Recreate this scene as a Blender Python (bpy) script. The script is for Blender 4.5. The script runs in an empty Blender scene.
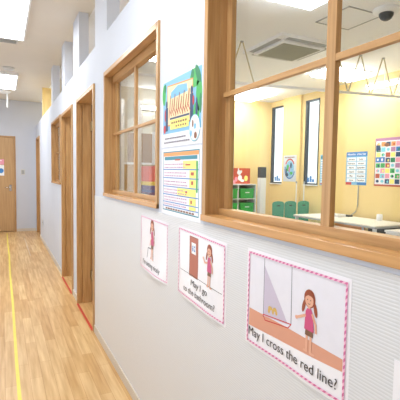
import bpy, bmesh, math, random
from mathutils import Vector, Matrix
random.seed(7)
SC = bpy.context.scene
COL = SC.collection
def lin(c):
    return tuple((x/255/12.92 if x/255 <= .04045 else ((x/255+.055)/1.055)**2.4) for x in c) + (1.0,)

# ------------------------------------------------------------------ camera
cam = bpy.data.cameras.new('camera'); cam.sensor_width = 36; cam.sensor_height = 36
cam.lens = 405/400*36; cam.clip_start = .02; cam.clip_end = 200
co = bpy.data.objects.new('camera', cam); COL.objects.link(co)
R_ = (.8986935618624307, -.4383041755463518, .01547034471659589)
U_ = (.014132200770698102, .06419606611537476, .9978372342204349)
B_ = (-.4383493615466939, -.8965312681629923, .06388679392223859)
CAM = Vector((0, 0, 1.394))
co.matrix_world = Matrix(((R_[0], U_[0], B_[0], CAM.x), (R_[1], U_[1], B_[1], CAM.y), (R_[2], U_[2], B_[2], CAM.z), (0, 0, 0, 1)))
SC.camera = co

# ------------------------------------------------------------------ world, exposure
w = bpy.data.worlds.new('world'); SC.world = w; w.use_nodes = True
bg = w.node_tree.nodes['Background']; bg.inputs[0].default_value = (.93, .97, 1, 1); bg.inputs[1].default_value = 1.35
SC.view_settings.view_transform = 'Standard'; SC.view_settings.look = 'None'
SC.view_settings.gamma = 1; SC.view_settings.use_curve_mapping = False
SC.view_settings.exposure = 0.38
LAMP_HALL = 12.0      # emission of the corridor fixtures
LAMP_ROOM = 15.5      # emission of the classroom fixtures

# ------------------------------------------------------------------ materials
def mat(name, c, rough=.55, metal=0, var=0, vscale=8, stretch=(1, 1, 1), c2=None, bump=0, bscale=60, spec=.5, detail=3):
    m = bpy.data.materials.new(name); m.use_nodes = True; nt = m.node_tree; b = nt.nodes['Principled BSDF']
    b.inputs['Roughness'].default_value = rough; b.inputs['Metallic'].default_value = metal
    b.inputs['Specular IOR Level'].default_value = spec
    tc = nt.nodes.new('ShaderNodeTexCoord'); mp = nt.nodes.new('ShaderNodeMapping'); mp.inputs['Scale'].default_value = stretch
    nt.links.new(tc.outputs['Object'], mp.inputs[0])
    n = nt.nodes.new('ShaderNodeTexNoise'); n.inputs['Scale'].default_value = vscale; n.inputs['Detail'].default_value = detail
    nt.links.new(mp.outputs[0], n.inputs['Vector'])
    r = nt.nodes.new('ShaderNodeValToRGB'); r.color_ramp.elements[0].position = .3; r.color_ramp.elements[1].position = .7
    a = lin(c)
    d = lin(c2) if c2 else tuple(max(0, x*(1-var)) for x in a[:3]) + (1,)
    r.color_ramp.elements[0].color = d; r.color_ramp.elements[1].color = a
    nt.links.new(n.outputs['Fac'], r.inputs[0]); nt.links.new(r.outputs[0], b.inputs['Base Color'])
    if bump:
        n2 = nt.nodes.new('ShaderNodeTexNoise'); n2.inputs['Scale'].default_value = bscale
        nt.links.new(tc.outputs['Object'], n2.inputs['Vector'])
        bp = nt.nodes.new('ShaderNodeBump'); bp.inputs['Strength'].default_value = bump; bp.inputs['Distance'].default_value = .002
        nt.links.new(n2.outputs['Fac'], bp.inputs['Height']); nt.links.new(bp.outputs[0], b.inputs['Normal'])
    return m
def flat(name, c, rough=.35): return mat(name, c, rough, var=.03, vscale=30)
def emit(name, c, s):
    m = bpy.data.materials.new(name); m.use_nodes = True; b = m.node_tree.nodes['Principled BSDF']
    b.inputs['Base Color'].default_value = (.8, .8, .8, 1)
    b.inputs['Emission Color'].default_value = c; b.inputs['Emission Strength'].default_value = s
    return m
def glassmat():
    m = bpy.data.materials.new('clear_glass'); m.use_nodes = True; nt = m.node_tree
    nt.nodes.remove(nt.nodes['Principled BSDF']); out = nt.nodes['Material Output']
    t = nt.nodes.new('ShaderNodeBsdfTransparent'); t.inputs[0].default_value = (.97, .985, .98, 1)
    g = nt.nodes.new('ShaderNodeBsdfGlossy'); g.inputs['Roughness'].default_value = .02
    lw = nt.nodes.new('ShaderNodeLayerWeight'); lw.inputs['Blend'].default_value = .5
    pw = nt.nodes.new('ShaderNodeMath'); pw.operation = 'POWER'; pw.inputs[1].default_value = 5; nt.links.new(lw.outputs['Facing'], pw.inputs[0])
    f = nt.nodes.new('ShaderNodeMath'); f.operation = 'MULTIPLY_ADD'; f.inputs[1].default_value = .5; f.inputs[2].default_value = .02; nt.links.new(pw.outputs[0], f.inputs[0])
    x = nt.nodes.new('ShaderNodeMixShader')
    nt.links.new(f.outputs[0], x.inputs[0]); nt.links.new(t.outputs[0], x.inputs[1]); nt.links.new(g.outputs[0], x.inputs[2])
    nt.links.new(x.outputs[0], out.inputs[0]); return m
def floormat():
    m = bpy.data.materials.new('laminate_planks'); m.use_nodes = True; nt = m.node_tree; b = nt.nodes['Principled BSDF']; L = nt.links.new
    tc = nt.nodes.new('ShaderNodeTexCoord'); s = nt.nodes.new('ShaderNodeSeparateXYZ'); c = nt.nodes.new('ShaderNodeCombineXYZ')
    L(tc.outputs['Object'], s.inputs[0]); L(s.outputs[1], c.inputs[0]); L(s.outputs[0], c.inputs[1])
    br = nt.nodes.new('ShaderNodeTexBrick'); L(c.outputs[0], br.inputs['Vector'])
    br.inputs['Color1'].default_value = lin((238, 206, 152)); br.inputs['Color2'].default_value = lin((220, 178, 120))
    br.inputs['Mortar'].default_value = lin((205, 155, 98)); br.inputs['Scale'].default_value = 1
    br.inputs['Mortar Size'].default_value = .0012; br.inputs['Brick Width'].default_value = .62; br.inputs['Row Height'].default_value = .076
    br.offset = .37; br.offset_frequency = 2; br.squash = 1.25; br.squash_frequency = 3
    mp = nt.nodes.new('ShaderNodeMapping'); mp.inputs['Scale'].default_value = (14, .9, 1); L(tc.outputs['Object'], mp.inputs[0])
    n = nt.nodes.new('ShaderNodeTexNoise'); n.inputs['Scale'].default_value = 2.6; n.inputs['Detail'].default_value = 5; L(mp.outputs[0], n.inputs['Vector'])
    r = nt.nodes.new('ShaderNodeValToRGB'); r.color_ramp.elements[0].position = .32; r.color_ramp.elements[1].position = .7
    r.color_ramp.elements[0].color = lin((218, 196, 168)); r.color_ramp.elements[1].color = (1, 1, 1, 1); L(n.outputs['Fac'], r.inputs[0])
    mx = nt.nodes.new('ShaderNodeMix'); mx.data_type = 'RGBA'; mx.blend_type = 'MULTIPLY'; mx.inputs[0].default_value = .8
    L(br.outputs['Color'], mx.inputs[6]); L(r.outputs[0], mx.inputs[7]); L(mx.outputs[2], b.inputs['Base Color'])
    b.inputs['Roughness'].default_value = .36; return m
def ribmat():
    m = bpy.data.materials.new('ribbed_wall_panel'); m.use_nodes = True; nt = m.node_tree; b = nt.nodes['Principled BSDF']; L = nt.links.new
    tc = nt.nodes.new('ShaderNodeTexCoord'); wv = nt.nodes.new('ShaderNodeTexWave'); wv.bands_direction = 'Z'; wv.wave_type = 'BANDS'
    wv.inputs['Scale'].default_value = 40; wv.inputs['Distortion'].default_value = .15; L(tc.outputs['Object'], wv.inputs['Vector'])
    r = nt.nodes.new('ShaderNodeValToRGB'); r.color_ramp.elements[0].color = lin((213, 213, 214)); r.color_ramp.elements[1].color = lin((224, 225, 227))
    r.color_ramp.elements[1].position = .35
    L(wv.outputs['Fac'], r.inputs[0]); L(r.outputs[0], b.inputs['Base Color'])
    bp = nt.nodes.new('ShaderNodeBump'); bp.inputs['Strength'].default_value = .22; bp.inputs['Distance'].default_value = .002
    L(wv.outputs['Fac'], bp.inputs['Height']); L(bp.outputs[0], b.inputs['Normal']); b.inputs['Roughness'].default_value = .42; return m
def stripemat():
    m = bpy.data.materials.new('pink_candy_stripe'); m.use_nodes = True; nt = m.node_tree; b = nt.nodes['Principled BSDF']; L = nt.links.new
    tc = nt.nodes.new('ShaderNodeTexCoord'); wv = nt.nodes.new('ShaderNodeTexWave'); wv.bands_direction = 'DIAGONAL'
    wv.inputs['Scale'].default_value = 38; L(tc.outputs['Object'], wv.inputs['Vector'])
    r = nt.nodes.new('ShaderNodeValToRGB'); r.color_ramp.interpolation = 'LINEAR'
    r.color_ramp.elements[0].position = .35; r.color_ramp.elements[1].position = .65
    r.color_ramp.elements[0].color = lin((212, 112, 160)); r.color_ramp.elements[1].color = lin((244, 190, 214))
    L(wv.outputs['Fac'], r.inputs[0]); L(r.outputs[0], b.inputs['Base Color']); b.inputs['Roughness'].default_value = .4; return m

wallM = mat('white_wallpaper', (207, 211, 221), .7, var=.03, vscale=3, bump=.25, bscale=220)
ribM = ribmat()
ceilM = mat('corridor_ceiling_paper', (222, 215, 203), .8, var=.04, vscale=2)
rceilM = mat('room_ceiling_paper', (248, 248, 248), .8, var=.03, vscale=2)
yelM = mat('yellow_wallpaper', (238, 210, 144), .75, var=.05, vscale=1.5, bump=.2, bscale=150)
woodZ = mat('oak_veneer_upright', (204, 162, 110), .36, c2=(174, 130, 82), vscale=5, stretch=(14, 14, .7), detail=5)
woodY = mat('oak_veneer_along', (206, 162, 108), .36, c2=(180, 134, 84), vscale=5, stretch=(14, .7, 14), detail=5)
woodX = mat('oak_veneer_across', (204, 162, 110), .36, c2=(176, 132, 84), vscale=5, stretch=(.7, 14, 14), detail=5)
sillM = mat('varnished_oak', (216, 164, 104), .22, c2=(194, 142, 86), vscale=5, stretch=(14, .7, 14), detail=5)
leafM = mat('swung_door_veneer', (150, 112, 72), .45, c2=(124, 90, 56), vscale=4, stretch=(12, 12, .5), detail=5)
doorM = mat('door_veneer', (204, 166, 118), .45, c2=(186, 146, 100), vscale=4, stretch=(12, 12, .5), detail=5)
brownM = mat('brown_panel_veneer', (168, 132, 88), .5, c2=(146, 112, 72), vscale=4, stretch=(12, 12, .6))
baseM = mat('baseboard_vinyl', (214, 204, 190), .5, var=.06)
floorM = floormat(); glassM = glassmat()
paperM = mat('laminated_paper', (246, 244, 248), .22, var=.02, vscale=6)
whiteM = mat('white_enamel', (240, 240, 240), .35, var=.03)
greyM = mat('grey_plastic', (170, 172, 170), .45, var=.06)
lgreyM = mat('light_grey_plastic', (212, 212, 208), .45, var=.05)
blackM = mat('black_plastic', (38, 42, 44), .4, var=.1)
alumM = mat('dark_aluminium', (52, 58, 62), .4, .5, var=.1)
chromeM = mat('brushed_steel', (200, 196, 188), .25, 1, var=.08)
grilleM = mat('air_grille', (176, 176, 160), .6, var=.08, vscale=40)
tealM = mat('teal_plastic', (70, 158, 130), .35, var=.08)
greenM = mat('green_plastic', (62, 178, 84), .35, var=.1)
yTape = mat('yellow_floor_tape', (248, 230, 100), .45, var=.08, vscale=12)
rTape = mat('red_floor_tape', (208, 62, 48), .45, var=.1)
stripeM = stripemat()
inkM = flat('black_ink', (44, 40, 44)); skinM = flat('print_skin', (232, 176, 148)); hairM = flat('print_brown_hair', (158, 78, 50))
dressM = flat('print_pink_dress', (208, 84, 130)); floorP = flat('print_floor_peach', (222, 160, 134)); skyP = flat('print_pale_lilac', (234, 232, 240))
lilacP = flat('print_lilac', (206, 196, 214)); redP = flat('print_red', (206, 60, 60)); doorP = flat('print_door_brown', (186, 108, 88))
goldP = flat('print_gold', (216, 178, 96)); greyP = flat('print_grey_line', (120, 116, 128)); shortP = flat('print_brown_shorts', (128, 92, 70))
skyB = flat('print_sky_blue', (130, 190, 226)); tealP = flat('print_teal', (50, 140, 160)); yelP = flat('print_yellow', (252, 242, 130))
greenP = flat('print_green', (70, 180, 90)); dgreenP = flat('print_dark_green', (30, 130, 80)); orangeP = flat('print_orange', (238, 160, 90))
creamP = flat('print_cream', (250, 226, 180)); navyP = flat('print_navy', (40, 70, 110)); whiteP = flat('print_white', (250, 250, 252))
blueP = flat('print_blue', (60, 130, 200)); pinkP = flat('print_pink', (240, 160, 180)); cyanP = flat('print_cyan', (130, 210, 225))
rustP = flat('print_rust', (196, 90, 60)); mauveP = flat('print_mauve', (188, 130, 170)); brownP = flat('print_brown', (140, 90, 60))
hallLampM = emit('hall_diffuser', (.93, .97, 1, 1), LAMP_HALL); roomLampM = emit('room_diffuser', (.95, .97, 1, 1), LAMP_ROOM)

# ------------------------------------------------------------------ mesh helpers
class MB:
    def __init__(s): s.bm = bmesh.new()
    def box(s, x0, x1, y0, y1, z0, z1, M=None):
        v = [s.bm.verts.new((x, y, z)) for x in (x0, x1) for y in (y0, y1) for z in (z0, z1)]
        for f in ((0, 1, 3, 2), (4, 6, 7, 5), (0, 4, 5, 1), (2, 3, 7, 6), (0, 2, 6, 4), (1, 5, 7, 3)): s.bm.faces.new([v[i] for i in f])
        if M is not None:
            for q in v: q.co = M @ q.co
        return s
    def tube(s, pts, r, n=10, caps=True):
        rings = []
        pts = [Vector(p) for p in pts]
        for i, p in enumerate(pts):
            t = (pts[min(i+1, len(pts)-1)] - pts[max(i-1, 0)]).normalized()
            a = t.cross(Vector((0, 0, 1)) if abs(t.z) < .9 else Vector((1, 0, 0))).normalized(); b = t.cross(a)
            rr = r[i] if isinstance(r, (list, tuple)) else r
            rings.append([s.bm.verts.new(p + rr*(math.cos(2*math.pi*k/n)*a + math.sin(2*math.pi*k/n)*b)) for k in range(n)])
        for A, B in zip(rings, rings[1:]):
            for k in range(n): s.bm.faces.new((A[k], A[(k+1) % n], B[(k+1) % n], B[k]))
        if caps: s.bm.faces.new(rings[0]); s.bm.faces.new(rings[-1][::-1])
        return s
    def lathe(s, c, prof, n=24):
        rings = [[s.bm.verts.new((c[0]+r*math.cos(2*math.pi*k/n), c[1]+r*math.sin(2*math.pi*k/n), c[2]+z)) for k in range(n)] for r, z in prof]
        for A, B in zip(rings, rings[1:]):
            for k in range(n): s.bm.faces.new((A[k], A[(k+1) % n], B[(k+1) % n], B[k]))
        s.bm.faces.new(rings[0]); s.bm.faces.new(rings[-1][::-1]); return s
    def prism(s, pts, ex):          # polygon of 3D points extruded by a vector
        a = [s.bm.verts.new(p) for p in pts]; b = [s.bm.verts.new(Vector(p)+Vector(ex)) for p in pts]
        s.bm.faces.new(a); s.bm.faces.new(b[::-1]); n = len(a)
        for i in range(n): s.bm.faces.new((a[i], b[i], b[(i+1) % n], a[(i+1) % n]))
        return s
    def build(s, name, m, parent=None, bevel=0, smooth=False, kind=None):
        bmesh.ops.recalc_face_normals(s.bm, faces=s.bm.faces)
        if bevel: bmesh.ops.bevel(s.bm, geom=s.bm.edges[:], offset=bevel, segments=2, affect='EDGES', profile=.6)
        me = bpy.data.meshes.new(name); s.bm.to_mesh(me); s.bm.free()
        if smooth:
            for p in me.polygons: p.use_smooth = True
        for q in (m if isinstance(m, list) else [m]): me.materials.append(q)
        o = bpy.data.objects.new(name, me); COL.objects.link(o)
        if parent: o.parent = parent; o.matrix_parent_inverse = Matrix.Translation(-Vector(parent.location)) if parent.rotation_euler.z == 0 else (Matrix.Translation(parent.location) @ parent.rotation_euler.to_matrix().to_4x4()).inverted()
        if kind: o['kind'] = kind
        return o
def thing(name, label, cat, loc, group=None):
    o = bpy.data.objects.new(name, None); o.empty_display_size = .05; COL.objects.link(o); o.location = loc
    o['label'] = label; o['category'] = cat
    if group: o['group'] = group
    return o
def tag(o, label, cat, group=None):
    o['label'] = label; o['category'] = cat
    if group: o['group'] = group
    return o
def struct(name, mb, m, parent=None): return mb.build(name, m, parent, kind=None if parent else 'structure')
def sgroup(name, loc=(0, 0, 0)):
    o = bpy.data.objects.new(name, None); o.empty_display_size = .05; COL.objects.link(o); o.location = loc; o['kind'] = 'structure'; return o
def dup(root, delta, label, group=None):
    r = root.copy(); COL.objects.link(r); r.location = Vector(root.location)+Vector(delta); r['label'] = label
    if group: r['group'] = group
    for ch in list(root.children):
        c = ch.copy(); COL.objects.link(c); c.parent = r; c.matrix_parent_inverse = ch.matrix_parent_inverse.copy()
        for g in list(ch.children):
            d = g.copy(); COL.objects.link(d); d.parent = c; d.matrix_parent_inverse = g.matrix_parent_inverse.copy()
    return r

# ================================================================== STRUCTURE
XW, TH = .715, .12; XI = XW+TH; HT = 2.445; ZC = 3.0; YE = 10.24; XF = 5.4; YR = 7.5
struct('floor_corridor', MB().box(-1.0, 1.25, -2.6, YE+.1, -.06, 0), floorM)
struct('floor_room', MB().box(1.25, XF+.4, -2.6, YE+.1, -.06, 0), mat('pale_bounce_floor', (226, 222, 214), .4, var=.05))  # unseen floor, given a pale tone to keep light bounced to the ceiling neutral
# ceiling is one slab: corridor part beige, room part white
struct('ceiling_corridor', MB().box(-1.0, XI, -2.6, YE+.1, ZC, ZC+.08), ceilM)
struct('ceiling_room', MB().box(XI, XF+.4, -2.6, YE+.1, ZC, ZC+.08), rceilM)
# partition wall with openings
OPEN = [(.07, 1.406, 1.225, 2.13), (1.955, 3.125, 1.228, 2.13), (3.535, 4.375, 0, 2.12), (4.72, 5.59, 0, 2.12), (5.76, 6.80, 1.235, 2.14), (9.13, 9.95, 0, 2.12)]
mb = MB(); y = -2.5
for a, b, z0, z1 in OPEN:
    mb.box(XW, XI, y, a, 0, HT)
    if z0 > 0: mb.box(XW, XI, a, b, 0, z0)
    mb.box(XW, XI, a, b, z1, HT); y = b
mb.box(XW, XI, y, YE, 0, HT)
struct('wall_right', mb, wallM)
# ribbed lower panel facing the corridor
mb = MB()
for a, b in ((-2.5, 3.515), (4.395, 4.70), (5.61, 9.11)):
    if a < 0: mb.box(XW-.004, XW, a, b, .065, 1.197)
struct('trim_1', mb, ribM)
mb = MB()
for a, b in ((-2.5, 3.515), (4.395, 4.70), (5.61, 9.11)): mb.box(XW-.011, XW, a, b, 0, .065)
struct('baseboard_right', mb, baseM)
# posts carrying the open top of the partition up to the ceiling
POST = [(3.08, 3.51), (4.29, 4.66), (5.32, 5.60), (6.58, 6.86), (-.9, -.5), (.5, .9), (1.85, 2.25)]
for a, b in POST[:5]: struct('trim_3', MB().box(XW, XW+.095, a, b, HT, ZC), wallM).name = 'trim_%d' % (3+POST.index((a, b)))
# end wall of the corridor with door opening
DX0, DX1, DZ = -.60, .255, 2.16
mb = MB().box(-1.0, DX0-.03, YE, YE+.1, 0, ZC).box(DX1+.03, XI+.1, YE, YE+.1, 0, ZC).box(DX0-.03, DX1+.03, YE, YE+.1, DZ+.03, ZC)
mb.box(DX0-.2, DX1+.2, YE+.1, YE+.14, 0, ZC)  # unseen backing slab added to stop sky light showing round the door leaf
struct('wall_end', mb, wallM)
struct('baseboard_end', MB().box(DX1+.03, XW-.012, YE-.011, YE, 0, .065), baseM)
# left side of the corridor: unseen; open window and door gaps added to bring in daylight
mb = MB(); y = -2.5
ADDED_OPEN = [(-2.2, -.4, .8, 2.45), (-.1, 1.7, .8, 2.45), (2.0, 3.8, .8, 2.45), (4.3, 5.9, 0, 2.1), (7.2, 9.6, .5, 2.6)]
for a, b, z0, z1 in ADDED_OPEN:
    mb.box(-1.0, -.92, y, a, 0, ZC)
    if z0: mb.box(-1.0, -.92, a, b, 0, z0)
    mb.box(-1.0, -.92, a, b, z1, ZC); y = b
mb.box(-1.0, -.92, y, YE, 0, ZC)
struct('wall_left', mb, wallM)
struct('wall_back', MB().box(-1.0, XF+.4, -2.6, -2.5, 0, ZC), wallM)
# classroom walls
struct('wall_room_near', MB().box(XI, XF, -1.6, -1.5, 0, ZC), yelM)
struct('wall_room_end', MB().box(3.2, XF, YR, YR+.12, 0, ZC), yelM)
struct('wall_room_end_white', MB().box(XI+.001, 3.2, YR, YR+.12, 0, ZC), mat('warm_white_wallpaper', (224, 218, 204), .75, var=.03))
struct('wall_storage', MB().box(XI, 3.4, 8.41, 8.5, 0, ZC).box(XW+.004, XI, 8.41, 8.5, HT, ZC), yelM)
struct('wall_storage_side', MB().box(3.4, 3.5, YR+.12, YE, 0, ZC), yelM)
WN = [(7.02, 7.46, 1.22, 2.88), (5.96, 6.35, 1.22, 2.86)]
mb = MB().box(XF, XF+.05, -1.6, 5.96, 0, ZC).box(XF, XF+.05, 6.35, 7.02, 0, ZC).box(XF, XF+.05, 7.46, YE+.1, 0, ZC)
for a, b, z0, z1 in WN: mb.box(XF, XF+.05, a, b, 0, z0).box(XF, XF+.05, a, b, z1, ZC)
struct('wall_room_far', mb, yelM)
struct('trim_pillar', MB().box(XF-.05, XF, 6.45, 7.0, 0, ZC), yelM).name = 'trim_9'

# ---- windows
def inner_window(name, y0, y1, z0, z1, mull, trans, sf=.035, sn=.02):
    r = sgroup(name, (XW, (y0+y1)/2, z0))
    xa, xb = XW-.012, .757
    f = MB().box(xa, xb, y1, y1+.018, z0-.013, z1+.02).box(xa, xb, y1-.012, y1, z0, z1)
    f.build('window_jamb', woodZ, r, bevel=.0015)
    MB().box(xa, xb, y0-.018, y0+.012, z0-.013, z1+.02).build('window_jamb', woodZ, r, bevel=.0015)
    MB().box(xa, xb, y0, y1, z1-.012, z1+.02).build('window_head', woodY, r, bevel=.0015)
    MB().box(XW-.017, xb, y0-.018, y1+.018, z0-.013, z0+.012).build('window_sill', sillM, r, bevel=.0025)
    # stops and sash
    for p, q in ((y1-.014, y1), (y0, y0+.014)): MB().box(.757, .785, p, q, z0, z1).build('window_stop', woodZ, r)
    for p, q in ((y1-sf-.012, y1), (y0, y0+sn+.012)): MB().box(.785, .806, p, q, z0, z1).build('window_stile', woodZ, r, bevel=.001)
    MB().box(.765, .806, y0+.01, y1-.01, z0+.0, z0+.036).build('bottom_rail', woodY, r, bevel=.001)
    MB().box(.765, .806, y0+.01, y1-.01, z1-.06, z1-.001).build('top_rail', woodY, r, bevel=.001)
    for m in mull: MB().box(.770, .788, m-.0165, m+.0165, z0+.02, z1-.02).build('mullion', woodZ, r, bevel=.001)
    for t in trans: MB().box(.771, .787, y0+.02, y1-.02, t-.009, t+.009).build('transom', woodY, r, bevel=.001)
    MB().box(.792, .796, y0+.02, y1-.02, z0+.02, z1-.02).build('pane', glassM, r)
    return r
inner_window('window_1', .07, 1.406, 1.225, 2.13, [.817], [1.698])
inner_window('window_2', 1.955, 3.125, 1.228, 2.13, [2.55], [1.688], .06)
inner_window('window_3', 5.76, 6.80, 1.235, 2.14, [6.28], [1.688])
for i, (a, b, z0, z1) in enumerate(WN):
    r = sgroup('window_%d' % (4+i), (XF, (a+b)/2, z0)); t = .035; X = XF-.01
    MB().box(X, X+.06, a, a+.018, z0, z1).box(X, X+.06, b-.05, b, z0, z1).box(X, X+.06, a, b, z1-.03, z1).box(X, X+.06, a, b, z0, z0+.03).build('window_frame', alumM, r)
    MB().box(X+.03, X+.034, a+.01, b-.01, z0+.01, z1-.01).build('pane', glassM, r)
    MB().box(XF-.02, XF-.0, a-.01, b+.01, z0-.02, z0+.001).build('window_sill', whiteM, r)
    q = MB()
    for k, c in enumerate(range(3)): q.box(X-.012, X-.004, a+.08+.07*k, a+.13+.07*k, z0+.05, z0+.11+.03*((k*2) % 3))
    q.build('window_sticker', [blueP], r)
# ---- doors in the right wall (frames with leaves swung into the rooms)
def side_door(name, y0, y1, z1, leaf_open=True, leafw=.78):
    r = sgroup(name, (XW, (y0+y1)/2, 0)); xa = XW-.016
    MB().box(xa, XI+.016, y1-.004, y1+.022, 0, z1+.022).box(xa, XW+.03, y1-.014, y1-.0035, 0, z1).box(XW+.045, XI+.016, y1-.014, y1-.0035, 0, z1).build('door_jamb', woodZ, r, bevel=.0015)
    MB().box(xa, XI+.016, y0-.022, y0+.004, 0, z1+.022).box(xa, XW+.03, y0+.0035, y0+.014, 0, z1).build('door_jamb', woodZ, r, bevel=.0015)
    MB().box(xa, XI+.016, y0, y1, z1-.014, z1+.022).build('door_head', woodY, r, bevel=.0015)
    if leaf_open:
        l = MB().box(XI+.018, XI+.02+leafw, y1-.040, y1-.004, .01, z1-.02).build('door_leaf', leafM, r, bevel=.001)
        for z in (1.82, .25): MB().box(XI+.0, XI+.03, y1-.055, y1-.02, z, z+.1).build('hinge', chromeM, r)
        for s in (-1,):
            MB().tube([(XI+leafw-.05, y1-.040, 1.0), (XI+leafw-.05, y1-.085, 1.0), (XI+leafw-.17, y1-.085, 1.0)], .009).build('door_handle', chromeM, l)
    else:
        l = MB().box(XI-.05, XI-.015, y0+.0, y1-.0, .01, z1-.01).build('door_leaf', doorM, r, bevel=.001)
    return r
side_door('door_1', 3.535, 4.375, 2.12, leafw=.24)
side_door('door_2', 4.72, 5.59, 2.12, leafw=.42)
side_door('door_3', 9.13, 9.95, 2.12, False)
# ---- end door
r = sgroup('door_4', (-.17, YE, 0))
MB().box(DX0-.03, DX0, YE-.015, YE+.1, 0, DZ+.03).build('door_jamb', woodZ, r, bevel=.002); MB().box(DX1, DX1+.03, YE-.015, YE+.1, 0, DZ+.03).build('door_jamb', woodZ, r, bevel=.002); MB().box(DX0, DX1, YE-.015, YE+.1, DZ, DZ+.03).build('door_head', woodX, r, bevel=.002)
l = MB().box(DX0+.004, DX1-.004, YE+.01, YE+.045, .012, DZ-.004).build('door_leaf', doorM, r, bevel=.001)
h = MB().tube([(.17, YE+.012, 1.02), (.17, YE-.045, 1.02)], .012).tube([(.175, YE-.045, 1.02), (.05, YE-.048, 1.02)], .010).box(.145, .195, YE+.002, YE+.012, .94, 1.08)
h.build('door_handle', chromeM, l)

# ================================================================== FLOOR TAPES
m = MB(); pts = [(.083, 10.0), (.080, 8.6), (.088, 7.4), (.079, 6.0), (.083, 4.6), (.076, 3.2), (.080, 2.0), (.078, .8), (.082, -1.5)]
for (xa, ya), (xb, yb) in zip(pts, pts[1:]): m.prism([(xa-.011, ya, .0002), (xa+.011, ya, .0002), (xb+.011, yb, .0002), (xb-.011, yb, .0002)], (0, 0, .0006))
tag(m.build('floor_tape', yTape), 'long yellow tape line running along the wooden corridor floor', 'tape')
m = MB().box(.40, .408, 7.2, 9.2, .0002, .0008)
tag(m.build('floor_tape', baseM), 'thin pale strip on the floor towards the corridor end', 'tape')
for (a, b, t) in ((3.55, 4.36, 'red tape line across the nearer open doorway'), (4.74, 5.57, 'red tape line across the second open doorway')):
    tag(MB().box(.690, .712, a, b, .0002, .0010).build('floor_tape', rTape), t, 'tape')

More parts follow.
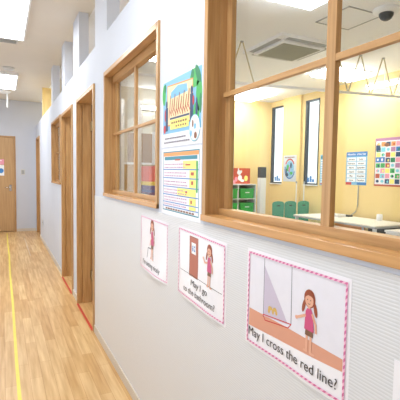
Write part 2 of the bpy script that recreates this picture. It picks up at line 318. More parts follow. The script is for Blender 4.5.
# ================================================================== FLAT-ART HELPERS (posters hung on X = const walls)
def gridcut(bm, step=.03):
    ys = [v.co.y for v in bm.verts]; zs = [v.co.z for v in bm.verts]
    def cut(lo, hi, no, ax):
        k = math.ceil(lo/step)
        while k*step < hi:
            p = [0, 0, 0]; p[ax] = k*step
            bmesh.ops.bisect_plane(bm, geom=bm.verts[:]+bm.edges[:]+bm.faces[:], plane_co=p, plane_no=no); k += 1
    cut(min(ys), max(ys), (0, 1, 0), 1); cut(min(zs), max(zs), (0, 0, 1), 2)
class Sheet:
    """a printed sheet on a wall; u runs to the viewer's right (world -Y), v up"""
    def __init__(s, root, X, Y0, Z0, w, h, tilt=0, curl=0):
        s.r, s.X, s.Y0, s.Z0, s.w, s.h, s.tilt, s.curl, s.k = root, X, Y0, Z0, w, h, tilt, curl, 0; s.acc = {}
    def P(s, u, v, off=0):
        return Vector((s.X-off, s.Y0-u, s.Z0+v+s.tilt*u))
    def warp(s, bm):
        if not s.curl: return
        gridcut(bm)
        for q in bm.verts:
            u = (s.Y0-q.co.y)/s.w; v = (q.co.z-s.Z0-s.tilt*(s.Y0-q.co.y))/s.h
            q.co.x -= s.curl*math.sin(math.pi*min(1, max(0, u)))*max(0, 1-v*1.6)**2 + .002*math.sin(u*9+1)*max(0, 1-v)
    def polys(s, name, m, lst, parent=None, t=.0001, lay=None):
        if lay is None: s.k += 1; lay = s.k
        off = .0010+lay*.00016
        key = name if name == 'border' else 'illustration'
        b = s.acc.setdefault(key, (MB(), []))
        if m not in b[1]: b[1].append(m)
        n0 = len(b[0].bm.faces)
        for l in lst: b[0].prism([s.P(u, v, off) for u, v in l], (-t, 0, 0))
        b[0].bm.faces.ensure_lookup_table()
        for f in b[0].bm.faces[n0:]: f.material_index = b[1].index(m)
    def finish(s):
        for key, (b, ms) in s.acc.items():
            s.warp(b.bm); b.build(key, ms, s.r)
    def rect(s, u0, v0, u1, v1): return [(u0, v0), (u1, v0), (u1, v1), (u0, v1)]
    def ell(s, cu, cv, a, b, n=20, rot=0): return [(cu+a*math.cos(2*math.pi*k/n)*math.cos(rot)-b*math.sin(2*math.pi*k/n)*math.sin(rot), cv+a*math.cos(2*math.pi*k/n)*math.sin(rot)+b*math.sin(2*math.pi*k/n)*math.cos(rot)) for k in range(n)]
    def line(s, pts, wd):
        out = []
        for (a, b), (c, d) in zip(pts, pts[1:]):
            L = math.hypot(c-a, d-b) or 1e-6; nx, ny = -(d-b)/L*wd/2, (c-a)/L*wd/2
            ex, ey = (c-a)/L*wd*.3, (d-b)/L*wd*.3
            out.append([(a-nx-ex, b-ny-ey), (c-nx+ex, d-ny+ey), (c+nx+ex, d+ny+ey), (a+nx-ex, b+ny-ey)])
        return out
    def ring(s, u0, v0, u1, v1, t): return [s.rect(u0, v0, u1, v0+t), s.rect(u0, v1-t, u1, v1), s.rect(u0, v0+t, u0+t, v1-t), s.rect(u1-t, v0+t, u1, v1-t)]
    def text(s, body, u0, u1, v0, cap, m, key='lettering', bold=.0, lay=None):
        s.k += 1; lay = lay or s.k
        cu = bpy.data.curves.new('txt', 'FONT'); cu.body = body; cu.size = 1; cu.offset = bold; cu.resolution_u = 3
        t = bpy.data.objects.new('txt', cu); COL.objects.link(t)
        dg = bpy.context.evaluated_depsgraph_get(); me = bpy.data.meshes.new_from_object(t.evaluated_get(dg)); bpy.data.objects.remove(t)
        b = s.acc.setdefault(key, (MB(), []))
        if m not in b[1]: b[1].append(m)
        n0 = len(b[0].bm.faces); vn0 = len(b[0].bm.verts)
        me.materials.clear(); b[0].bm.from_mesh(me)
        b[0].bm.faces.ensure_lookup_table(); b[0].bm.verts.ensure_lookup_table()
        for f in b[0].bm.faces[n0:]: f.material_index = b[1].index(m)
        nv = b[0].bm.verts[vn0:]
        xs = [q.co.x for q in nv]; x0, x1 = min(xs), max(xs); sx = (u1-u0)/(x1-x0); sy = cap/.70
        for q in nv:
            u = u0+(q.co.x-x0)*sx; v = v0+q.co.y*sy; q.co = s.P(u, v, .0010+lay*.00016)
    def paper(s, m=None, t=.0006):
        b = MB(); b.prism([s.P(u, v, .0005) for u, v in s.rect(0, 0, s.w, s.h)], (-t, 0, 0)); s.warp(b.bm); return b.build('paper', m or paperM, s.r)

def girl(S, cu, foot, head, arm, sit=False):
    """printed cartoon girl: pigtails, pink dress, brown shorts"""
    H = head-foot; hr = H*.135; hc = head-hr
    il = S.polys('illustration', hairM, [S.ell(cu, hc+.002, hr*.98, hr*1.12), S.ell(cu-hr*1.0, hc-hr*1.0, hr*.28, hr*.85, rot=-.25), S.ell(cu+hr*1.05, hc-hr*1.0, hr*.28, hr*.85, rot=.25)])
    S.polys('print_outline', inkM, S.line([(cu-.22*hr, foot+.3*H), (cu-.25*hr, foot)], .0022)+S.line([(cu+.55*hr, foot+.3*H), (cu+.5*hr, foot)], .0022), il)
    S.polys('print_legs', skinM, [S.rect(cu-.45*hr, foot+.01*H, cu-.05*hr, foot+.33*H), S.rect(cu+.25*hr, foot+.01*H, cu+.62*hr, foot+.33*H), S.ell(cu-.45*hr, foot+.012*H, hr*.4, hr*.15), S.ell(cu+.75*hr, foot+.005*H, hr*.45, hr*.15)], il)
    S.polys('print_shorts', shortP, [[(cu-.6*hr, foot+.27*H), (cu+.8*hr, foot+.27*H), (cu+.75*hr, foot+.4*H), (cu-.5*hr, foot+.4*H)]], il)
    S.polys('print_dress', dressM, [[(cu-.75*hr, foot+.36*H), (cu+.95*hr, foot+.36*H), (cu+.65*hr, foot+.66*H), (cu+.35*hr, foot+.72*H), (cu-.3*hr, foot+.72*H), (cu-.6*hr, foot+.66*H)]], il)
    a = S.line(arm, .0075) + S.line([(cu+.6*hr, foot+.64*H), (cu+1.2*hr, foot+.5*H), (cu+1.3*hr, foot+.38*H)], .0075) + [S.ell(arm[-1][0], arm[-1][1], .0058, .005)]
    S.polys('print_arms', skinM, a, il)
    S.polys('print_face', skinM, [S.ell(cu, hc-.12*hr, hr*.74, hr*.80), S.rect(cu-.2*hr, hc-1.1*hr, cu+.2*hr, hc-.6*hr)], il)
    S.polys('print_fringe', hairM, [[(cu-.85*hr, hc+.1*hr), (cu-.5*hr, hc+.85*hr), (cu+.3*hr, hc+.95*hr), (cu+.85*hr, hc+.2*hr), (cu+.3*hr, hc+.45*hr), (cu-.2*hr, hc+.5*hr)]], il)
    S.polys('print_features', inkM, [S.ell(cu-.28*hr, hc-.05*hr, .0014, .002, 8), S.ell(cu+.25*hr, hc-.05*hr, .0014, .002, 8)]+S.line([(cu-.22*hr, hc-.48*hr), (cu, hc-.56*hr), (cu+.22*hr, hc-.46*hr)], .0011), il)
    return il

XR = XW-.004
# ---- sign 3: May I cross the red line?
t = thing('classroom_sign', 'laminated pink-bordered sign reading May I cross the red line', 'sign', (XR, .877, .852), 'laminated signs low on the corridor wall')
S = Sheet(t, XR, 1.093, .852, .433, .309, curl=.003); S.paper()
S.polys('print_background', skyP, [S.rect(.018, .11, .414, .292)])
S.polys('print_floor', floorP, [[(.018, .062), (.2, .070), (.414, .084), (.414, .114), (.3, .117), (.018, .118)]])
S.polys('print_glass_door', lilacP, [[(.094, .115), (.210, .127), (.094, .270)]])
S.polys('print_door_edge', greyP, S.line([(.094, .292), (.094, .112)], .0022)+S.line([(.222, .292), (.224, .132)], .0022))
S.polys('print_red_line', redP, S.line([(.093, .118), (.104, .104), (.212, .118), (.224, .132), (.094, .119)], .003))
S.polys('print_shoes', goldP, [S.ell(.128, .148, .010, .006), S.ell(.150, .150, .009, .006), S.ell(.122, .139, .005, .008), S.ell(.141, .141, .005, .008), S.ell(.157, .142, .005, .007)])
girl(S, .297, .084, .245, [(.283, .178), (.262, .168), (.248, .162)])
S.polys('border', stripeM, S.ring(.0095, .0095, .4235, .2995, .006))
S.text('May I cross the red line?', .022, .402, .034, .027, inkM, bold=.0)
# ---- sign 2: May I go to the bathroom?
S.finish()
t = thing('classroom_sign', 'laminated pink-bordered sign reading May I go to the bathroom', 'sign', (XR, 1.446, .852), 'laminated signs low on the corridor wall')
S = Sheet(t, XR, 1.663, .862, .433, .303, tilt=-.035, curl=.009); S.paper()
il = S.polys('print_door', doorP, [S.rect(.118, .108, .202, .277)])
S.polys('print_door_outline', brownP, S.ring(.118, .108, .202, .277, .0025), il)
S.polys('print_door_sign', whiteP, [S.rect(.138, .205, .180, .252)], il)
S.polys('print_door_symbol', blueP, [S.ell(.151, .236, .0045, .0045, 10), S.rect(.146, .216, .156, .231), S.ell(.168, .236, .0045, .0045, 10), [(.162, .216), (.174, .216), (.168, .232)]], il)
S.polys('print_floor_line', inkM, S.line([(.026, .114), (.404, .112)], .0018))
girl(S, .303, .108, .270, [(.288, .200), (.266, .196), (.252, .212)])
S.polys('border', stripeM, S.ring(.0095, .0095, .4235, .2935, .005))
S.text('May I go', .142, .296, .071, .025, inkM, bold=.0)
S.text('to the bathroom?', .073, .360, .032, .025, inkM, bold=.0)
# ---- sign 1
S.finish()
t = thing('classroom_sign', 'laminated pink-bordered sign of a seated girl, farthest of the three signs', 'sign', (XR, 1.999, .862), 'laminated signs low on the corridor wall')
S = Sheet(t, XR, 2.213, .864, .425, .300, tilt=-.02, curl=.014); S.paper()
il = S.polys('print_chair', greyP, S.line([(.12, .075), (.13, .13), (.21, .13), (.22, .075)], .006)+S.line([(.205, .13), (.225, .2)], .006))
girl(S, .192, .078, .285, [(.18, .19), (.165, .17), (.16, .15)])
S.polys('border', stripeM, S.ring(.0095, .0095, .4155, .2905, .004))
S.text("I'm sitting nicely", .06, .33, .032, .026, inkM, bold=.0)
# ---- edge of a further sheet at the right
S.finish()
t = thing('classroom_sign', 'mostly hidden white sheet at the extreme lower right of the wall', 'sign', (XR, .32, .70))
S = Sheet(t, XR, .543, .62, .43, .405, curl=.002); S.paper()
S.polys('border', stripeM, S.ring(.03, .03, .40, .375, .005))

# ---- picture poster (castle gone generic: framed board between trees and figures)
S.finish()
t = thing('picture_poster', 'colourful poster of a framed title between trees, above the blue-ruled chart', 'poster', (XW, 1.67, 1.52))
S = Sheet(t, XW, 1.903, 1.521, .451, .312, tilt=-.008, curl=0); S.paper()
S.polys('print_sky', skyB, [S.rect(.018, .062, .445, .308)])
S.polys('print_trees', greenP, [S.ell(.03, .25, .022, .05), S.ell(.38, .27, .05, .04), S.ell(.42, .20, .028, .07), S.ell(.395, .12, .03, .05)])
S.polys('print_leaves', dgreenP, [S.ell(.045, .28, .012, .022), S.ell(.41, .28, .018, .045, rot=.6), S.ell(.355, .29, .015, .02), S.ell(.435, .16, .012, .04)])
S.polys('print_title_board', creamP, [[(.075, .10), (.355, .10), (.36, .270), (.075, .285)]])
S.polys('print_board_edge', orangeP, S.line([(.075, .10), (.355, .10), (.36, .270), (.075, .285), (.075, .10)], .006))
S.polys('print_banner', skyB, [[(.11, .222), (.31, .228), (.30, .262), (.20, .272), (.12, .250)]])
S.polys('print_people', navyP, [S.rect(.055, .075, .085, .185), S.ell(.068, .2, .012, .018), S.rect(.335, .09, .365, .21), S.ell(.35, .225, .012, .018), S.ell(.40, .14, .010, .05)])
g = []
for k in range(9): g += S.line([(.10+.026*k, .138+.012*(k % 3)), (.118+.026*k, .235-.02*(k % 2)), (.108+.026*k, .17), (.13+.026*k, .142)], .006)
S.polys('print_title_strokes', rustP, g)
S.polys('print_caption_panel', yelP, [S.rect(.115, .078, .325, .122)])
S.polys('print_caption_strip', navyP, [S.rect(.11, .125, .33, .133)])
g = []
for k in range(7): g += [S.rect(.13+.026*k, .104, .148+.026*k, .113)] + ([S.rect(.13+.026*k, .087, .145+.026*k, .095)] if k > 1 else [])
S.polys('print_caption_strokes', brownP, g)
S.polys('print_red_flower', redP, [S.ell(.045, .085, .015, .02), S.ell(.05, .15, .008, .03), S.ell(.37, .18, .008, .02)])
S.polys('print_round_badge', whiteP, [S.ell(.385, .066, .050, .054, 28)])
S.polys('print_badge_edge', cyanP, S.line(S.ell(.385, .066, .050, .054, 28), .004))
S.polys('print_badge_picture', brownP, [S.ell(.368, .085, .008, .016), S.ell(.395, .035, .014, .014)])
S.polys('print_badge_blue', skyB, [S.ell(.39, .072, .012, .012), S.ell(.352, .045, .01, .014)])
g = [S.rect(.05+.021*k, .036, .066+.021*k, .042) for k in range(12)] + [S.rect(.04+.02*k, .018, .056+.02*k, .024) for k in range(15)]
S.polys('print_small_strokes', greyP, g)
# ---- ruled chart
S.finish()
t = thing('ruled_chart', 'white wall chart with blue rules and yellow blocks, beside the big window', 'chart', (XW, 1.67, 1.20))
S = Sheet(t, XW, 1.895, 1.200, .443, .312, tilt=-.006, curl=0); S.paper()
W0, W1 = .018, .425
S.polys('print_edge', tealP, S.ring(W0, .018, W1, .298, .005))
S.polys('print_header', orangeP, [S.rect(W0+.005, .276, W1-.006, .293)])
S.polys('print_header_band', tealP, [S.rect(W0+.02, .258, W1-.02, .274)])
rows = [.256, .214, .175, .134, .096, .060, .040]
S.polys('print_rules', blueP, [S.rect(W0+.004, v-.002, W1-.006, v+.002) for v in rows[1:]])
S.polys('print_yellow_blocks', yelP, [S.rect(.26, .217, .395, .252), S.rect(.33, .178, .395, .211), S.rect(.33, .137, .395, .172), S.rect(.20, .099, .395, .131), S.rect(.33, .063, .395, .093), S.rect(.33, .042, .395, .057)])
S.polys('print_green_side', greenP, [S.rect(.398, .12, .412, .25)])
g = []
for i, (b, tt) in enumerate(zip(rows[1:], rows)):
    for l in range(2 if tt-b > .025 else 1):
        u = W0+.02
        while u < .30:
            du = random.uniform(.006, .02); g.append(S.rect(u, b+.008+l*.014, min(u+du, .31), b+.0125+l*.014)); u += du+random.uniform(.004, .01)
S.polys('print_line_strokes', mauveP, g)
S.polys('print_accents', rustP, [S.rect(.345, .19, .375, .203), S.rect(.29, .232, .34, .238), S.rect(.35, .15, .37, .165), S.rect(.29, .112, .31, .119), S.rect(.345, .07, .36, .084), S.rect(.17, .255, .23, .262)])
S.polys('print_footer_strokes', brownP, [S.rect(.06+.03*k, .026, .082+.03*k, .033) for k in range(11)])

S.finish()
# ================================================================== CORRIDOR FIXTURES
def ceiling_light(x0, x1, y0, y1, m, label, group, drop=.05, z=ZC, low=-.006):
    t = thing('ceiling_light', label, 'ceiling light', ((x0+x1)/2, (y0+y1)/2, z), group); f = .02
    b = MB().box(x0, x1, y0, y0+f, z-drop, z).box(x0, x1, y1-f, y1, z-drop, z).box(x0, x0+f, y0+f, y1-f, z-drop, z).box(x1-f, x1, y0+f, y1-f, z-drop, z)
    b.build('housing', whiteM, t)
    MB().box(x0+f, x1-f, y0+f, y1-f, z-drop-low, z-.004).build('diffuser', m, t)
    return t
G1 = 'rectangular ceiling lights along the corridor'
l0 = ceiling_light(-.26, .265, 4.10, 5.40, hallLampM, 'near rectangular corridor ceiling light at the top left corner', G1)
dup(l0, (0, 3.28, 0), 'farther rectangular corridor ceiling light, behind the near one', G1)
dup(l0, (0, -3.2, 0), 'corridor ceiling light nearest the viewer, above the top edge of the view', G1)
t = thing('ceiling_vent', 'slim slotted vent in the ceiling just beyond the near light', 'vent', (.0, 5.62, ZC))
MB().box(-.2, .20, 5.53, 5.70, ZC-.012, ZC).build('frame', lgreyM, t, bevel=.002)
m = MB()
for k in range(5): m.box(-.18, .18, 5.548+.03*k, 5.558+.03*k, ZC-.018, ZC-.012)
m.build('slats', greyM, t)
t = thing('smoke_detector', 'round beige detector on the ceiling before the farther light', 'detector', (.115, 7.0, ZC))
MB().lathe((.115, 7.08, ZC), [(.085, 0), (.085, -.012), (.06, -.035), (.02, -.04)]).build('body', lgreyM, t, smooth=True)
t = thing('hanging_lamp', 'small round white fitting with a short hanging rod, beyond the ceiling lights', 'lamp', (.08, 9.1, ZC))
MB().lathe((.06, 9.1, ZC), [(.13, 0), (.13, -.02), (.10, -.05), (.03, -.06)]).build('base', whiteM, t, smooth=True)
MB().tube([(.115, 9.1, ZC-.03), (.115, 9.1, ZC-.33)], .016).build('rod', whiteM, t)
t = thing('light_switch', 'grey light switch plate on the end wall right of the door', 'switch', (.435, YE, 1.37))
MB().box(.39, .48, YE-.01, YE, 1.31, 1.44).build('plate', lgreyM, t, bevel=.003)
MB().box(.405, .465, YE-.016, YE-.01, 1.33, 1.42).build('rocker', greyM, t, bevel=.002)
t = thing('power_outlet', 'small white outlet low on the wall near the corridor end', 'outlet', (XR, 8.5, .38))
MB().box(XR-.009, XR, 8.46, 8.54, .33, .45).build('plate', lgreyM, t, bevel=.002)
for yy in (8.485, 8.51): MB().box(XR-.011, XR-.009, yy, yy+.005, .38, .40).build('socket_slot', blackM, t)
YD = YE+.01
t = thing('door_notice', 'pink and white paper notice on the end door, upper one', 'notice', (-.05, YD, 1.6))
MB().box(-.16, .045, YD-.003, YD-.001, 1.54, 1.66).build('paper', pinkP, t)
MB().box(-.12, .0, YD-.004, YD-.003, 1.62, 1.635).build('print_band', whiteP, t)
t = thing('door_notice', 'white notice with a blue round picture on the end door, lower one', 'notice', (-.04, YD, 1.4))
MB().box(-.16, .045, YD-.003, YD-.001, 1.29, 1.53).build('paper', whiteP, t)
m = MB(); m.prism([(-.02+.055*math.cos(k*.3142), YD-.003, 1.40+.055*math.sin(k*.3142)) for k in range(20)], (0, -.001, 0)); m.build('print_blue_circle', blueP, t)

# ================================================================== CLASSROOM CEILING
G2 = 'classroom ceiling lights'
ceiling_light(4.3, 5.15, 4.52, 5.02, roomLampM, 'classroom ceiling light right of the big window mullion', G2, .02, low=.05)
ceiling_light(4.15, 4.75, 6.4, 7.35, roomLampM, 'classroom ceiling light near the far yellow corner', G2, .02, low=.05)
ceiling_light(1.95, 2.62, 2.80, 3.06, roomLampM, 'classroom ceiling light at the top edge of the big window', G2, .02, low=.05)
ceiling_light(1.55, 2.05, 5.12, 5.42, roomLampM, 'classroom ceiling light seen high through the second window', G2, .02, low=.05)
ceiling_light(2.2, 3.3, .4, .7, roomLampM, 'classroom ceiling light outside the view on the right', G2, .02, low=.05)
ceiling_light(1.6, 2.6, 7.85, 8.15, roomLampM, 'added unseen ceiling light brightening the storage room beyond the partition', G2, .02, low=.05)  # lamp added to light the storage area, itself out of sight
t = thing('reflection_bar', 'short glowing bar high on the room end wall, in place of a window reflection', 'lamp', (2.5, YR-.03, 2.62))  # glowing bar added for a bright reflection in the window glass
MB().box(2.25, 2.75, YR-.04, YR, 2.60, 2.68).build('backplate', whiteM, t)
MB().tube([(2.27, YR-.065, 2.64), (2.73, YR-.065, 2.64)], .025).build('tube', roomLampM, t)
t = thing('air_conditioner', 'white square ceiling air conditioner with grey grille', 'air conditioner', (3.26, 4.2, ZC))
x0, x1, y0, y1 = 2.85, 3.68, 3.80, 4.62
m = MB(); m.prism([(x0, y0, ZC), (x1, y0, ZC), (x1, y1, ZC), (x0, y1, ZC)], (0, 0, -.03)); m.build('panel', whiteM, t)
m = MB(); a = .10
m.prism([(x0+a, y0+a, ZC-.03), (x1-a, y0+a, ZC-.03), (x1-a, y1-a, ZC-.03), (x0+a, y1-a, ZC-.03)], (0, 0, -.03)); m.build('intake_frame', whiteM, t, bevel=.006)
m = MB(); m.box(x0+a+.04, x1-a-.04, y0+a+.04, y1-a-.04, ZC-.066, ZC-.058)
for k in range(14): m.box(x0+a+.05, x1-a-.05, y0+a+.055+k*.038, y0+a+.065+k*.038, ZC-.070, ZC-.064)
m.build('grille', grilleM, t)
for (p, q, r_, s_) in ((x0+.12, x1-.12, y0+.02, y0+.085), (x0+.12, x1-.12, y1-.085, y1-.02), (x0+.02, x0+.085, y0+.12, y1-.12), (x1-.085, x1-.02, y0+.12, y1-.12)):
    MB().box(p, q, r_, s_, ZC-.036, ZC-.03).build('air_slot_shade', greyM, t)  # grey strips at the air outlets paint the shadow under the vanes
t = thing('ceiling_hatch', 'square access hatch in the classroom ceiling beside the dome camera', 'hatch', (3.19, 3.14, ZC))
MB().box(2.98, 3.41, 2.94, 3.37, ZC-.006, ZC).build('lid', rceilM, t)
m = MB(); g = .010
m.box(2.965, 3.425, 2.925, 2.925+g, ZC-.009, ZC).box(2.965, 3.425, 3.385-g, 3.385, ZC-.009, ZC).box(2.965, 2.965+g, 2.925, 3.385, ZC-.009, ZC).box(3.425-g, 3.425, 2.925, 3.385, ZC-.009, ZC)
m.build('rim', greyM, t)
t = thing('dome_camera', 'white dome security camera with dark globe on the classroom ceiling', 'camera', (3.36, 2.80, ZC))
MB().lathe((3.34, 2.82, ZC), [(.125, 0), (.123, -.02), (.10, -.035), (.07, -.04)]).build('base', whiteM, t, smooth=True)
MB().lathe((3.34, 2.82, ZC), [(.068, -.038), (.066, -.06), (.05, -.088), (.026, -.103), (.006, -.108)]).build('globe', blackM, t, smooth=True)
# suspended rail with slanting hanger rods
rodM = mat('cream_rod', (196, 184, 150), .4, var=.05)
t = thing('suspended_rail', 'white rail hung across the classroom on slanting thin rods', 'rail', (3.9, 4.08, ZC))
def ry(x): return 4.25-(x-2.79)*.161
MB().prism([(.95, ry(.95)-.015, 2.485), (.95, ry(.95)+.015, 2.485), (.95, ry(.95)+.015, 2.515), (.95, ry(.95)-.015, 2.515)], (4.44, -4.44*.161, 0)).build('rail', whiteM, t)
for ax in (2.62, 4.30, 4.66, 5.02):
    for s in (-1, 1):
        f = ax+s*.17; q = .45 if ax < 3 else .45
        MB().tube([(ax+s*.01, ry(ax), ZC), (f, ry(f), 2.51)], .009, 6).build('hanger_rod', rodM, t)
MB().tube([(3.95, ry(3.95), ZC), (4.12, ry(4.12), 2.51)], .009, 6).build('hanger_rod', rodM, t)
for ax in (2.62, 4.30, 4.66, 5.02):
    MB().lathe((ax, ry(ax), ZC), [(.022, 0), (.022, -.008), (.01, -.02)], 10).build('ceiling_bracket', greyM, t)
t = thing('batten_light', 'slim hanging fluorescent batten above the picture chart', 'light', (5.24, 4.0, ZC))
MB().box(5.20, 5.28, 3.40, 4.72, 2.80, 2.84).build('housing', whiteM, t)
MB().tube([(5.24, 3.42, 2.785), (5.24, 4.70, 2.785)], .018).build('tube', roomLampM, t)
for yy in (3.55, 4.40): MB().tube([(5.24, yy, 2.84), (5.24, yy, ZC)], .004, 6).build('cord', whiteM, t)

# ================================================================== CLASSROOM WALL ITEMS
# months chart
t = thing('month_chart', 'blue and white months of the year chart on the yellow wall', 'chart', (XF, 5.17, 1.25))
S = Sheet(t, XF, 5.255, 1.25, .45, .56); S.paper()
S.polys('print_ground', skyB, [S.rect(0, 0, .45, .56)]); S.polys('print_header', blueP, [S.rect(0, .485, .45, .56)])
S.polys('print_footer', blueP, [S.rect(.25, 0, .45, .045)]); S.polys('print_footer_red', redP, [S.rect(0, 0, .13, .045)])
S.text('Months', .03, .20, .505, .034, whiteP, 'illustration', bold=.02); S.text('of the Year', .23, .42, .505, .034, whiteP, 'illustration', bold=.02)
S.polys('print_cells', whiteP, [S.rect(.025+c*.205, .052+.071*r2, .215+c*.205, .112+.071*r2) for c in range(2) for r2 in range(6)])
for c, col in enumerate((('June', 'May', 'April', 'March', 'February', 'January'), ('December', 'November', 'October', 'September', 'August', 'July'))):
    for r2, n in enumerate(col):
        wd = .0165*len(n)+.02; S.text(n, .120+c*.205-wd/2, .120+c*.205+wd/2, .068+.071*r2, .028, inkM, 'illustration', bold=.02)
# picture chart
S.finish()
t = thing('picture_chart', 'large chart of small coloured pictures in a grid on the yellow wall', 'chart', (XF, 4.35, 1.25))
S = Sheet(t, XF, 4.655, 1.245, .56, .76); S.paper(); 
S.polys('print_header', mauveP, [S.rect(0, .715, .56, .76)]); S.polys('print_footer', rustP, [S.rect(0, 0, .56, .03)])
S.polys('print_side', brownP, [S.rect(0, .03, .012, .715)])
pal = [blueP, greenP, dgreenP, navyP, pinkP, orangeP, cyanP, rustP, yelP, mauveP]
cells = {k: [] for k in range(len(pal))}
for r2 in range(8):
    for c in range(6):
        u, v = .025+c*.09, .045+r2*.083
        k = random.randrange(len(pal)); cells[k].append(S.rect(u, v, u+.08, v+.07) if random.random() < .65 else S.ell(u+.04, v+.035, .03, .024, 10))
        k = random.randrange(len(pal)); cells[k].append(S.ell(u+.05, v+.03, .016, .02, 8))
for k, l in cells.items(): S.polys('print_pictures', pal[k], l)
S.polys('print_blue_cell', blueP, [S.rect(.02, .38, .19, .46)]); S.polys('print_blue_picture', whiteP, [S.ell(.06, .42, .02, .02, 10), S.ell(.14, .42, .018, .025, 10)])
S.polys('print_dark_cell', navyP, [S.rect(.02, .565, .10, .65)]); S.polys('print_bear', brownP, [S.ell(.22, .65, .05, .03, 12)])
# round picture poster on the pillar
S.finish()
t = thing('round_picture_poster', 'small pale poster with a blue and green round picture on the pillar', 'poster', (XF-.05, 6.8, 1.33))
S = Sheet(t, XF-.05, 6.95, 1.27, .42, .54); S.paper(flat('print_pale_blue', (206, 214, 226)))
S.polys('print_ring', redP, S.line(S.ell(.21, .27, .15, .19, 24)[2:11], .03)); S.polys('print_ring_blue', blueP, S.line(S.ell(.21, .25, .155, .185, 24)[11:24], .03))
S.polys('print_oval', skyB, [S.ell(.21, .26, .135, .17, 24)]); S.polys('print_shapes_green', greenP, [S.ell(.15, .28, .04, .07), S.ell(.26, .17, .05, .03)])
S.polys('print_shapes_blue', navyP, [S.ell(.25, .33, .03, .06), S.ell(.12, .14, .05, .04), S.ell(.1, .22, .02, .05)]); S.polys('print_shapes_pink', mauveP, [S.ell(.2, .25, .03, .06)])
S.polys('print_title', brownP, [S.rect(.05+.045*k, .485, .082+.045*k, .508) for k in range(7)])
S.finish()
t = thing('strip_poster', 'tall narrow strip poster of small dots beside the window mullion', 'poster', (XF, 5.8, 1.22))
S = Sheet(t, XF, 5.90, 1.22, .26, .57); S.paper(skyB)
S.polys('print_top_picture', tealP, [S.ell(.045, .52, .035, .03, 12), S.ell(.15, .51, .05, .03, 12)])
S.polys('print_dots', whiteP, [S.rect(.02, .05+.045*k, .09, .072+.045*k) for k in range(10)]+[S.ell(.2, .06+.045*k, .014, .014, 8) for k in range(10)])
S.polys('print_red_dot', redP, [S.ell(.04, .03, .018, .016, 8)])
# cable from the chart down to the desk
S.finish()
tag(MB().tube([(XF-.012, 4.96, 1.25), (XF-.012, 4.96, .90), (XF-.03, 4.98, .80), (XF-.10, 5.02, .735)], .008, 8).build('cable', greyM, smooth=True), 'thin grey cable hanging from the months chart to the desk', 'cable')
# blind cords below window 5
for yy, lb in ((6.50, 'thin white pole left of the second window'), (6.27, 'thin white pole under the second window')):
    t = thing('white_pole', lb, 'pole', (XF-.06, yy, 0)); MB().tube([(XF-.06, yy, .0), (XF-.06, yy, 1.24)], .011, 8).build('pole', whiteM, t)
    MB().lathe((XF-.06, yy, 1.24), [(.018, 0), (.018, .03), (.006, .04)], 10).build('knob', greyM, t)

# ================================================================== CLASSROOM FURNITURE
# cube shelf with green bins
t = thing('cube_shelf', 'white cube shelf holding green bins against the yellow wall', 'shelf', (4.33, 7.2, 0))
b = MB(); X0, X1, Y0, Y1 = 3.93, 4.745, 7.05, 7.37; s_ = .02
for xx in (X0, 4.30, X1-s_): MB().box(xx, xx+s_, Y0, Y1, 0, 1.185).build('side_panel', whiteM, t)
for z in (.02, .31, .595, .89): 
    for p, q in ((X0+s_, 4.30), (4.32, X1-s_)): MB().box(p, q, Y0, Y1, z, z+s_).build('shelf_board', whiteM, t)
MB().box(X0, X1, Y0, Y1, 1.185, 1.205).build('top_board', whiteM, t)
MB().box(X0, X1, Y1, Y1+.008, 0, 1.2).build('rear_sheet', greyM, t)
def bin_(x, z, lab):
    t = thing('storage_bin', lab, 'bin', (x, 7.2, z), 'green bins in the cube shelf'); w_ = .165
    m = MB(); m.prism([(x-w_*.92, 7.04, z), (x+w_*.92, 7.04, z), (x+w_, 7.04, z+.19), (x-w_, 7.04, z+.19)], (0, .28, 0)); m.build('tub', greenM, t, bevel=.006)
    MB().box(x-w_-.004, x+w_+.004, 7.03, 7.325, z+.175, z+.20).build('rim', greenM, t, bevel=.004)
    MB().box(x-.05, x+.05, 7.032, 7.04, z+.11, z+.13).build('handle', whiteM, t, bevel=.002)
for x, xn in ((4.125, 'left'), (4.52, 'right')):
    for z, zn in ((.331, 'third row down'), (.616, 'middle row'), (.911, 'top row')): bin_(x, z, 'green plastic bin in the %s column of the white shelf, %s' % (xn, zn))
t = thing('red_board', 'red picture board with white figures standing on the cube shelf', 'board', (4.52, 7.25, 1.206))
MB().box(4.31, 4.72, 7.26, 7.28, 1.206, 1.53).build('board', flat('red_print', (204, 92, 68)), t)
def disc(c, a, b_, n=16): return [(c[0]+a*math.cos(6.2832*k/n), 7.259, c[1]+b_*math.sin(6.2832*k/n)) for k in range(n)]
m = MB()
for c, a, b_ in (((4.47, 1.33), .05, .06), ((4.45, 1.44), .05, .05), ((4.43, 1.50), .012, .03), ((4.5, 1.46), .02, .03), ((4.53, 1.27), .05, .03)): m.prism(disc(c, a, b_), (0, -.002, 0))
m.build('print_white_figure', whiteP, t)
m = MB(); m.prism(disc((4.62, 1.32), .045, .06), (0, -.002, 0)); m.build('print_yellow_shape', yelP, t)
m = MB(); m.prism(disc((4.38, 1.3), .035, .05), (0, -.002, 0)); m.build('print_pink_shape', pinkP, t)
tag(MB().box(4.16, 4.27, 7.1, 7.2, 1.206, 1.28).build('small_box', pinkP, bevel=.008), 'small pink box at the left end of the cube shelf top', 'box')
t = thing('tower_stand', 'tall narrow white stand with a black top beside the cube shelf', 'stand', (4.87, 7.05, 0))
MB().box(4.80, 4.94, 6.98, 7.10, .03, 1.335).build('body', whiteM, t, bevel=.01)
MB().box(4.80, 4.94, 6.98, 7.10, 1.337, 1.56).build('head', blackM, t, bevel=.012)
MB().box(4.765, 5.02, 6.90, 7.18, 0, .03).build('base', greyM, t, bevel=.008)
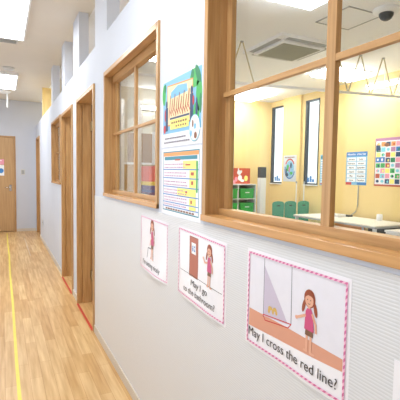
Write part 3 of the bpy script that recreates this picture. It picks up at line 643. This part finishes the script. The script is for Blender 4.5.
# teal chairs
def chair(x, y, lab):
    t = thing('plastic_chair', lab, 'chair', (x, y, 0), 'teal chairs by the windows')
    b = MB(); n = 12; out = []
    for k in range(n+1):
        a = math.pi*k/n; out.append((x-.135*math.cos(a), .845+.065*math.sin(a)**.6 if 0 < k < n else .845))
    prof = [(p, q) for p, q in out]+[(x+.125, .50), (x-.125, .50)]
    b.prism([(p, y+.17+.03, q) for p, q in prof], (0, .018, 0)); b.build('backrest', tealM, t, bevel=.004)
    MB().box(x-.035, x+.035, y+.195, y+.2, .815, .835).build('hand_slot', blackM, t)
    MB().box(x-.135, x+.135, y-.17, y+.2, .44, .47).build('seat', tealM, t, bevel=.01)
    for sx in (-1, 1):
        for sy in (-1, 1): MB().tube([(x+sx*.115, y+sy*.13, .44), (x+sx*.125, y+sy*.15, 0)], .011, 8).build('leg', chromeM, t)
chair(4.63, 5.93, 'teal plastic chair nearest the cube shelf'); chair(4.93, 5.95, 'teal plastic chair in the middle of three by the windows'); chair(5.23, 5.93, 'teal plastic chair closest to the white desk')
t = thing('stool', 'low pale teal stool before the teal chairs', 'stool', (4.22, 5.95, 0))
MB().box(4.10, 4.34, 5.86, 6.06, .50, .56).build('seat', tealM, t, bevel=.006)
for xx in (4.12, 4.32):
    for yy in (5.88, 6.04): MB().box(xx-.01, xx+.01, yy-.01, yy+.01, 0, .5).build('leg', whiteM, t)
# long white desk
t = thing('long_desk', 'long white desk with grey edge along the yellow wall', 'desk', (4.95, 4.7, 0))
MB().box(4.56, 5.33, 3.88, 5.6, .705, .72).build('desk_top', mat('white_laminate', (236, 232, 220), .4, var=.03), t)
MB().box(4.555, 5.335, 3.875, 5.605, .682, .705).build('desk_edge', greyM, t)
MB().box(4.66, 4.68, 4.15, 4.72, .30, .67).build('modesty_panel', orangeP, t)
MB().box(5.25, 5.27, 3.98, 4.6, .20, .67).build('rear_sheet', blackM, t)  # black sheet standing in for the shade under the desk
for (xx, yy) in ((4.60, 3.92), (5.27, 3.92), (4.60, 5.56), (5.27, 5.56)): MB().box(xx-.02, xx+.02, yy-.02, yy+.02, 0, .682).build('leg', whiteM, t)
MB().tube([(4.62, 4.15, .68), (4.62, 4.02, .30), (4.62, 3.98, .0)], .014, 8).build('brace', whiteM, t)
# desk-top clutter
tag(MB().box(4.95, 5.12, 4.95, 5.25, .721, .765).build('document_tray', whiteM, bevel=.006), 'flat white tray on the left end of the long desk', 'tray')
tag(MB().box(5.16, 5.26, 4.93, 5.10, .721, .748).build('black_stapler', blackM, bevel=.008), 'small black object on the desk under the months chart', 'stapler').name = 'stapler'
tag(MB().lathe((5.2, 4.35, .721), [(.04, 0), (.045, .05), (.04, .10), (.03, .10)]).build('cup', whiteM, smooth=True), 'small pale cup on the long desk by the wall', 'cup')
# nearer white table
t = thing('white_table', 'white table in front of the teal chairs', 'table', (4.1, 4.9, 0))
MB().box(3.88, 4.46, 4.3, 5.72, .60, .645).build('table_top', whiteM, t, bevel=.006)
for xx in (3.93, 4.41):
    for yy in (4.35, 5.67): MB().box(xx-.018, xx+.018, yy-.018, yy+.018, 0, .60).build('leg', chromeM, t)
# white cabinet at the right
t = thing('white_cabinet', 'low white cabinet just beyond the right end of the desk', 'cabinet', (5.1, 3.4, 0))
MB().box(4.45, 5.33, 2.9, 3.62, 0, .685).build('body', whiteM, t, bevel=.004); MB().box(4.44, 5.34, 2.89, 3.63, .685, .71).build('top', whiteM, t, bevel=.003)
MB().box(4.435, 4.45, 3.27, 3.60, .04, .66).build('door', whiteM, t, bevel=.003); MB().box(4.435, 4.45, 2.93, 3.255, .04, .66).build('door', whiteM, t, bevel=.003)
# wood panel partition seen through the second window
t = thing('panel_screen', 'white-framed wood panel screen seen through the second window', 'screen', (2.1, 5.62, 0))
for a, b_ in ((1.454, 1.54), (1.73, 1.79), (2.35, 2.41), (2.95, 3.01)): MB().box(a, b_, 5.58, 5.66, 0, 2.42).build('post', whiteM, t)
for z0, z1 in ((1.515, 1.545), (0, .06)): MB().box(1.54, 2.95, 5.585, 5.655, z0, z1).build('rail', whiteM, t)
for a, b_ in ((1.60, 1.73), (1.79, 1.955), (2.0, 2.35), (2.45, 2.9)):
    MB().box(a, b_, 5.60, 5.63, 1.545, 1.96).build('upper_panel', brownM, t)
MB().box(1.955, 2.0, 5.59, 5.65, 1.545, 1.99).build('panel_stile', whiteM, t)
for a, b_ in ((1.54, 1.73), (1.79, 2.35), (2.41, 2.95)): MB().box(a, b_, 5.60, 5.63, .06, 1.515).build('lower_panel', mat('tan_panel', (205, 172, 122), .5, c2=(190, 156, 106), vscale=4, stretch=(12, 12, .6)), t)
# cabinet and foam blocks
t = thing('low_cabinet', 'tan wooden cabinet under the foam blocks behind the second window', 'cabinet', (1.55, 4.25, 0))
MB().box(1.24, 1.80, 4.02, 4.5, 0, 1.13).build('body', woodZ, t, bevel=.003)
for a in (1.25, 1.53): 
    d = MB().box(a, a+.26, 4.0, 4.02, .04, 1.10).build('door', woodZ, t, bevel=.003); MB().tube([(a+.23, 3.985, .6), (a+.23, 3.985, .72)], .006, 8).build('handle', chromeM, d)
FB = 'foam blocks on the wooden cabinet'
for nm, c, x0, x1, z0, z1, lb in (('foam_block', (120, 60, 110), 1.39, 1.70, 1.131, 1.19, 'plum foam block at the bottom of the coloured stack'),
    ('foam_block', (80, 84, 150), 1.39, 1.70, 1.191, 1.215, 'thin slate blue foam slab between the plum blocks'),
    ('foam_block', (104, 64, 124), 1.39, 1.70, 1.216, 1.262, 'purple foam block under the yellow slab'),
    ('foam_block', (246, 206, 60), 1.39, 1.70, 1.263, 1.305, 'yellow foam slab under the orange block'),
    ('foam_block', (240, 96, 58), 1.39, 1.70, 1.306, 1.47, 'orange red foam block on top of the stack'),
    ('foam_block', (90, 190, 236), 1.26, 1.385, 1.131, 1.175, 'light blue foam block left of the coloured stack')):
    tag(MB().box(x0, x1, 4.08, 4.34, z0, z1).build(nm, flat('foam_'+str(c[0]), c, .6), bevel=.005), lb, 'foam block', FB)
# wooden locker behind window 3
t = thing('wood_locker', 'tall wooden locker seen through the far small window', 'locker', (1.15, 7.2, 0))
MB().box(.88, 1.55, 7.0, 7.39, 0, 2.2).build('body', doorM, t, bevel=.003)
MB().box(.89, 1.21, 6.985, 7.0, .05, 2.15).build('door', doorM, t, bevel=.002); MB().box(1.22, 1.54, 6.985, 7.0, .05, 2.15).build('door', doorM, t, bevel=.002)
